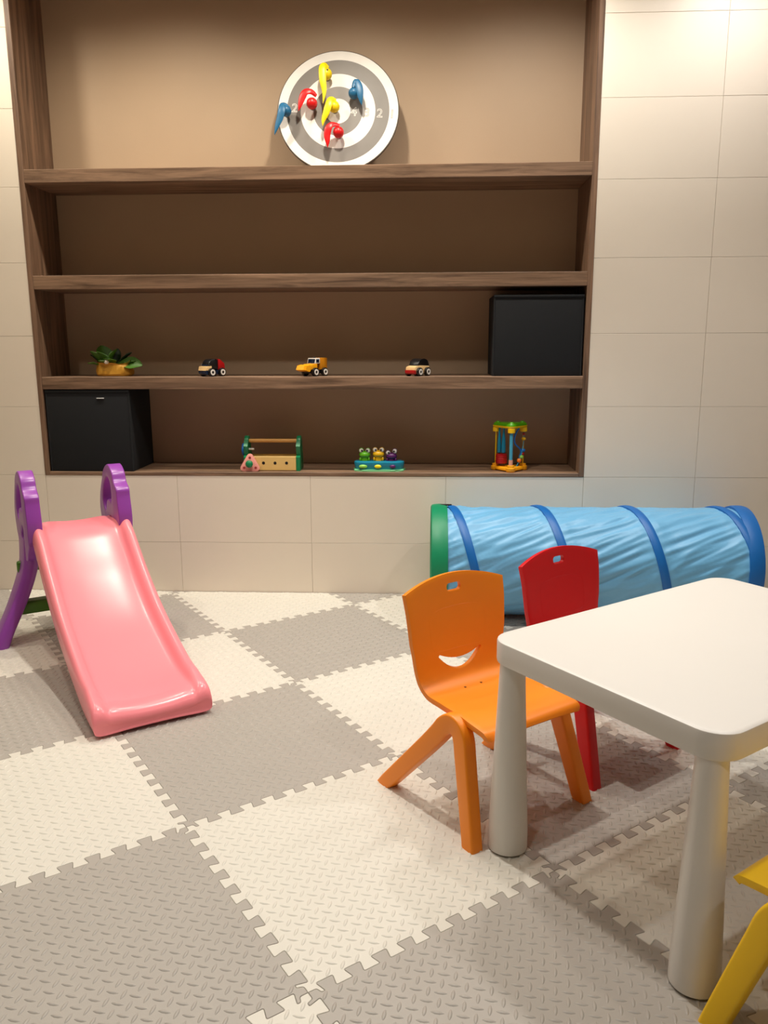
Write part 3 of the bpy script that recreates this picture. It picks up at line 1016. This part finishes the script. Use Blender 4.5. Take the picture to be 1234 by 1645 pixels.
# yellow truck with plough
c2 = thing('toy_truck', 'small yellow wooden toy truck with plough and blue windscreen on the third shelf', 'toy truck', (.018, .062, SHELF[1]), FD)
side_prism(c2, 'chassis', [(-.054, .012), (.040, .012), (.040, .028), (-.054, .028)], .022, 'black', .002)
side_prism(c2, 'bonnet', [(.004, .0285), (.050, .0285), (.050, .046), (.036, .052), (.004, .054)], .027, 'toy_yellow', .003)
bm = B()
pl = [(.0505, .050), (.072, .046), (.080, .028), (.058, .020), (.0505, .024)]
Mx = Matrix(((0, 0, 1, 0), (1, 0, 0, 0), (0, 1, 0, 0), (0, 0, 0, 1)))
a = [Vector((-.030, y, z)) for y, z in pl]; b = [Vector((.030, y, z)) for y, z in pl]
mid = [Vector((0, y - (.014 if y > .055 else 0), z)) for y, z in pl]
loft(bm, [a, mid, b]); obj('plough', bm, 'toy_yellow', c2, 30)
side_prism(c2, 'cab', [(-.014, .0545), (.016, .0545), (.010, .078), (-.014, .078)], .025, 'toy_white', .002)
side_prism(c2, 'windscreen', [(.0128, .057), (.0170, .057), (.0120, .074), (.0085, .074)], .0205, 'toy_navy', .0008)
bm = B(); box(bm, (.0255, .001, .066), (.002, .018, .014), .0008); obj('side_window', bm, 'toy_navy', c2)
bm = B(); box(bm, (-.0255, .001, .066), (.002, .018, .014), .0008); obj('side_window', bm, 'toy_navy', c2)
bm = B(); ball(bm, (0, -.004, .078), .006, (1, 1, .9), 12, 8); obj('beacon', bm, 'black', c2)
side_prism(c2, 'load_box', [(-.058, .0285), (-.0145, .0285), (-.0145, .079), (-.058, .079)], .0265, 'toy_ochre', .002)
wheels(c2, .027, .022, -.036, .0185)
# black domed car
c3 = thing('toy_car', 'small cream and red wooden toy car with black domed roof on the third shelf', 'toy car', (.474, .055, SHELF[1]), FD)
side_prism(c3, 'body', [(-.050, .012), (.050, .012), (.054, .0275), (.050, .040), (.022, .0465), (-.050, .044)], .0258, 'toy_cream', .003)
side_prism(c3, 'bumper', [(.0445, .009), (.052, .009), (.0575, .015), (.0570, .0265), (.0445, .0265)], .0262, 'toy_red', .002)
side_prism(c3, 'roof', [(.030, .0440)] + arc(-.010, .040, .042, 10, 165, 16, .034) + [(-.050, .042)], .0252, 'black', .004)
wheels(c3, .027, .026, -.030, .0185)

# ------------------------------------------------------------------ toy toolbox
tbx = thing('toy_toolbox', 'wooden toy toolbox with green ends and dowel handle on the bottom shelf', 'toy toolbox', (-.176, .085, SHELF[0]))
Mx = Matrix(((0, 0, 1, 0), (1, 0, 0, 0), (0, 1, 0, 0), (0, 0, 0, 1)))
for s in (-1, 1):
    pr = [(-.050, 0), (.050, 0), (.050, .062)] + [(.050 + (.028 - .050) * k / 6, .062 + (.122 - .062) * (k / 6) ** 1.2) for k in range(1, 6)] + arc(0, .126, .028, 5, 175, 12) + [(-.050 + (.022) * (1 - k / 6), .062 + .06 * (k / 6) ** 1.2) for k in range(5, 0, -1)] + [(-.050, .062)]
    x0 = s * .118 - .009
    bm = B(); prism(bm, pr, x0, x0 + .018, Mx, .002); obj('end_panel', bm, 'toy_green', tbx, 40)
for y in (-.044, .044):
    bm = B(); box(bm, (0, y, .034), (.217, .010, .062), .0012, 1); obj('side_board', bm, 'pine', tbx, 30)
bm = B(); box(bm, (0, 0, .008), (.217, .077, .012), .001, 1); obj('base_board', bm, 'pine', tbx, 30)
bm = B(); cyl(bm, (-.112, 0, .131), (.112, 0, .131), .0085, seg=20); obj('handle', bm, 'dowel', tbx, 40)
for x in (-.038, .014, .066):
    bm = B(); cyl(bm, (x, -.0482, .036), (x, -.0496, .036), .0068, seg=20); obj('peg_hole', bm, 'black', tbx, 40)
bm = B(); cyl(bm, (-.1275, -.005, .092), (-.139, -.005, .092), .028, seg=28, bev=.003); obj('side_disc', bm, 'band_blue', tbx, 40)
bm = B(); cyl(bm, (-.109, -.012, .094), (-.086, -.012, .094), .0045, seg=14); obj('peg', bm, 'toy_white', tbx, 40)
# pink triangle piece leaning on it
tr = thing('toy_triangle', 'pink wooden triangle with green knob leaning on the toy toolbox', 'toy block', (-.272, .0245, SHELF[0]))
tr.rotation_euler = (math.radians(-7), 0, 0)
tri = []
for k in range(3):
    a0 = math.radians(90 + 120 * k)
    cx, cz = .034 * math.cos(a0), .034 * math.sin(a0) + .031
    for q in range(9):
        a = a0 + math.radians(-60 + 120 * q / 8)
        tri.append((cx + .014 * math.cos(a), cz + .014 * math.sin(a)))
MT = Matrix(((1, 0, 0, 0), (0, 0, -1, 0), (0, 1, 0, 0), (0, 0, 0, 1)))
bm = B(); prism(bm, tri, 0, .010, MT, .0015); obj('triangle_plate', bm, 'toy_pink', tr, 40)
for k in range(3):
    a0 = math.radians(90 + 120 * k)
    bm = B(); cyl(bm, (.030 * math.cos(a0), -.0098, .030 * math.sin(a0) + .031), (.030 * math.cos(a0), -.0106, .030 * math.sin(a0) + .031), .0058, seg=16); obj('peg_hole', bm, 'hole_red', tr, 40)
bm = B(); lathe(bm, [(.008, 0), (.009, .006), (.016, .010), (.0165, .016), (.012, .021), (0, .023)], 24, Matrix.Translation((0, -.010, .033)) @ Matrix.Rotation(PI / 2, 4, 'X')); obj('knob', bm, 'toy_green', tr, 50)

# ------------------------------------------------------------------ pop-up frog toy
fg = thing('frog_toy', 'teal pop-up toy with green, yellow and purple frogs on the bottom shelf', 'toy', (.303, .075, SHELF[0]))
def stad(hx, hy, n=10):
    out = []
    for k in range(n + 1):
        a = -PI / 2 + PI * k / n; out.append((hx - hy + hy * math.cos(a), hy * math.sin(a)))
    for k in range(n + 1):
        a = PI / 2 + PI * k / n; out.append((-hx + hy + hy * math.cos(a), hy * math.sin(a)))
    return out
bm = B()
loft(bm, [[Vector((x, y, z)) for x, y in stad(.112 + e, .042 + e)] for z, e in ((.006, -.006), (.012, -.003), (.034, .001), (.040, .000), (.043, -.004))])
obj('base', bm, 'toy_teal', fg, 40)
bm = B()
out = []
n = 72
st = []
for k in range(n):
    a = 2 * PI * k / n
    rx, ry = .113, .050
    wob = 1 + .05 * math.sin(9 * a)
    st.append((math.copysign(abs(math.cos(a)) ** .6, math.cos(a)) * rx * wob, math.copysign(abs(math.sin(a)) ** .6, math.sin(a)) * ry * wob))
prism(bm, st, 0, .008, Matrix(), .002); obj('lily_trim', bm, 'mint', fg, 40)
for x, m, dz, hs, tw in ((-.065, 'frog_green', 0, 1, 0), (-.003, 'frog_yellow', .003, 1.03, 0), (.055, 'frog_purple', -.006, .98, .18)):
    bm = B()
    lathe(bm, [(.017, .040), (.0185, .046), (.016, .056 + dz), (.012, .062 + dz)], 20, Matrix.Translation((x, .002, 0)))
    body = obj('frog_body', bm, m, fg, 50)
    bm = B(); ball(bm, (x, 0, .070 + dz), .0235 * hs, (1.08, .9, .70), 24, 16); head = obj('frog_head', bm, m, fg, 60)
    for s in (-1, 1):
        ez = .089 + dz + (s * tw * .02)
        bm = B(); ball(bm, (x + s * .0150, -.002, ez), .0115, (1, 1, 1), 16, 12); obj('eye_socket', bm, m, head, 60)
        bm = B(); ball(bm, (x + s * .0150, -.0062, ez), .0100, (1, .9, 1), 16, 12); ey = obj('eye', bm, 'toy_white', head, 60)
        bm = B(); ball(bm, (x + s * .0150 - s * .0022, -.0126, ez), .0052, (1, .6, 1), 12, 8); obj('pupil', bm, 'black', head, 60)
        bm = B(); ball(bm, (x + s * .019, -.010, .050 + dz * .5), .006, (.8, .8, 1.5), 12, 8); obj('frog_arm', bm, m, fg, 60)
    bm = B()
    sweep(bm, smooth_path([(x - .015, -.0165, .066 + dz), (x, -.0225, .0625 + dz), (x + .015, -.0165, .066 + dz)], 10), circ(.0008, 6)); obj('mouth', bm, 'black', head, 60)
for x, m, sx in ((-.070, 'frog_lime', 1.35), (-.004, 'frog_lemon', 1.1), (.062, 'frog_purple', .95)):
    bm = B(); ball(bm, (x, -.042, .022), .014, (sx, .55, .62), 20, 12); obj('button', bm, m, fg, 60)

# ------------------------------------------------------------------ triangular bead toy
bd = thing('bead_activity_toy', 'triangular yellow and green bead activity toy at the right of the bottom shelf', 'toy', (.885, .075, SHELF[0]))
cor = [(0, -.052), (.068, .030), (-.066, .034)]
def tri_plate(zs, k, rr_):
    rings = []
    for z, e in zs:
        rg = []
        for i, (x, y) in enumerate(cor):
            a0 = math.atan2(y, x)
            for q in range(9):
                a = a0 + math.radians(-62 + 124 * q / 8)
                rg.append(Vector((x * k + (rr_ + e) * math.cos(a), y * k + (rr_ + e) * math.sin(a), z)))
        # pull the long sides inwards a little
        rings.append(rg)
    return rings
bm = B(); loft(bm, tri_plate([(.002, -.006), (.007, 0), (.015, 0), (.020, -.004)], .86, .017)); obj('base_plate', bm, 'toy_yellow', bd, 40)
bm = B(); loft(bm, tri_plate([(.192, -.003), (.196, 0), (.201, 0)], .88, .017)); obj('top_plate', bm, 'frog_yellow', bd, 40)
bm = B(); loft(bm, tri_plate([(.2012, -.002), (.208, -.003), (.214, -.009)], .88, .017)); cap_ = obj('top_cover', bm, 'bead_green', bd, 40)
for i, (x, y) in enumerate(cor):
    bm = B(); lathe(bm, [(.018, .0005), (.021, .005), (.020, .018), (.015, .021), (.015, .028), (.012, .030)], 20, Matrix.Translation((x * .9, y * .9, 0))); obj('foot_knob', bm, 'toy_yellow', bd, 45)
    bm = B(); lathe(bm, [(.013, .172), (.016, .174), (.016, .190), (.012, .193)], 20, Matrix.Translation((x * .9, y * .9, 0))); obj('post_cap', bm, 'frog_yellow', bd, 45)
    bm = B(); cyl(bm, (x * .9, y * .9, .028), (x * .9, y * .9, .175), (.0075 if i == 0 else .0035), seg=16); obj('post', bm, 'tube_blue' if i == 0 else 'frog_yellow', bd, 45)
    bm = B(); lathe(bm, [(.010, .208), (.011, .214), (.007, .219), (0, .220)], 16, Matrix.Translation((x * .8, y * .8, 0))); obj('cap_knob', bm, 'bead_green', cap_, 50)
bm = B(); lathe(bm, [(.0078, .0302), (.0092, .0302), (.0092, .054), (.0078, .054), (.0078, .0302)], 16, Matrix.Translation((0, -.0468, 0)), cap=False); obj('post_sleeve', bm, 'bead_peach', bd, 45)
bm = B()
lathe(bm, [(.006, .030), (.024, .032), (.026, .040)] + [(.026 if k % 2 else .0245, .040 + k * .0045) for k in range(1, 7)] + [(.024, .074), (.004, .076)], 28, Matrix.Translation((-.036, .012, 0))); obj('red_drum', bm, 'toy_red', bd, 30)
for x, y, r in ((-.046, .014, .009), (-.028, .006, .010)):
    bm = B(); lathe(bm, [(.003, .0765), (r * .9, .080), (r, .105), (r * .8, .140), (r * .5, .165), (.003, .192)], 16, Matrix.Translation((x, y, 0))); obj('spinner', bm, 'toy_teal', bd, 50)
bm = B()
sweep(bm, smooth_path([(.038, .0, .192), (.026, -.004, .170), (.018, -.006, .145), (.022, -.004, .120), (.040, .004, .102), (.050, .012, .085), (.044, .006, .060), (.034, .0, .020)], 30), circ(.0035, 8), up=(0, 1, 0)); obj('curved_wire', bm, 'bead_blue', bd, 50)
bm = B()
sweep(bm, smooth_path([(.062, .024, .192), (.062, .022, .150), (.060, .020, .110), (.052, .008, .070), (.040, -.004, .040), (.030, -.006, .020)], 24), circ(.002, 8), up=(0, 1, 0)); obj('curved_wire', bm, 'tube_blue', bd, 50)
for p, r, m, sc in (((.060, .022, .088), .011, 'bead_blue', (1, 1, .8)), ((.058, .016, .073), .0085, 'toy_red', (1, 1, .7)), ((.052, .008, .060), .010, 'frog_lime', (1, 1, .9)), ((.042, -.002, .046), .0105, 'bead_orange', (1, 1, .9)), ((.062, .022, .140), .0075, 'frog_yellow', (1.3, 1, 1)), ((.062, .022, .162), .006, 'hole_red', (1, 1, 1.2))):
    bm = B(); ball(bm, p, r, sc, 16, 12); obj('bead', bm, m, bd, 60)
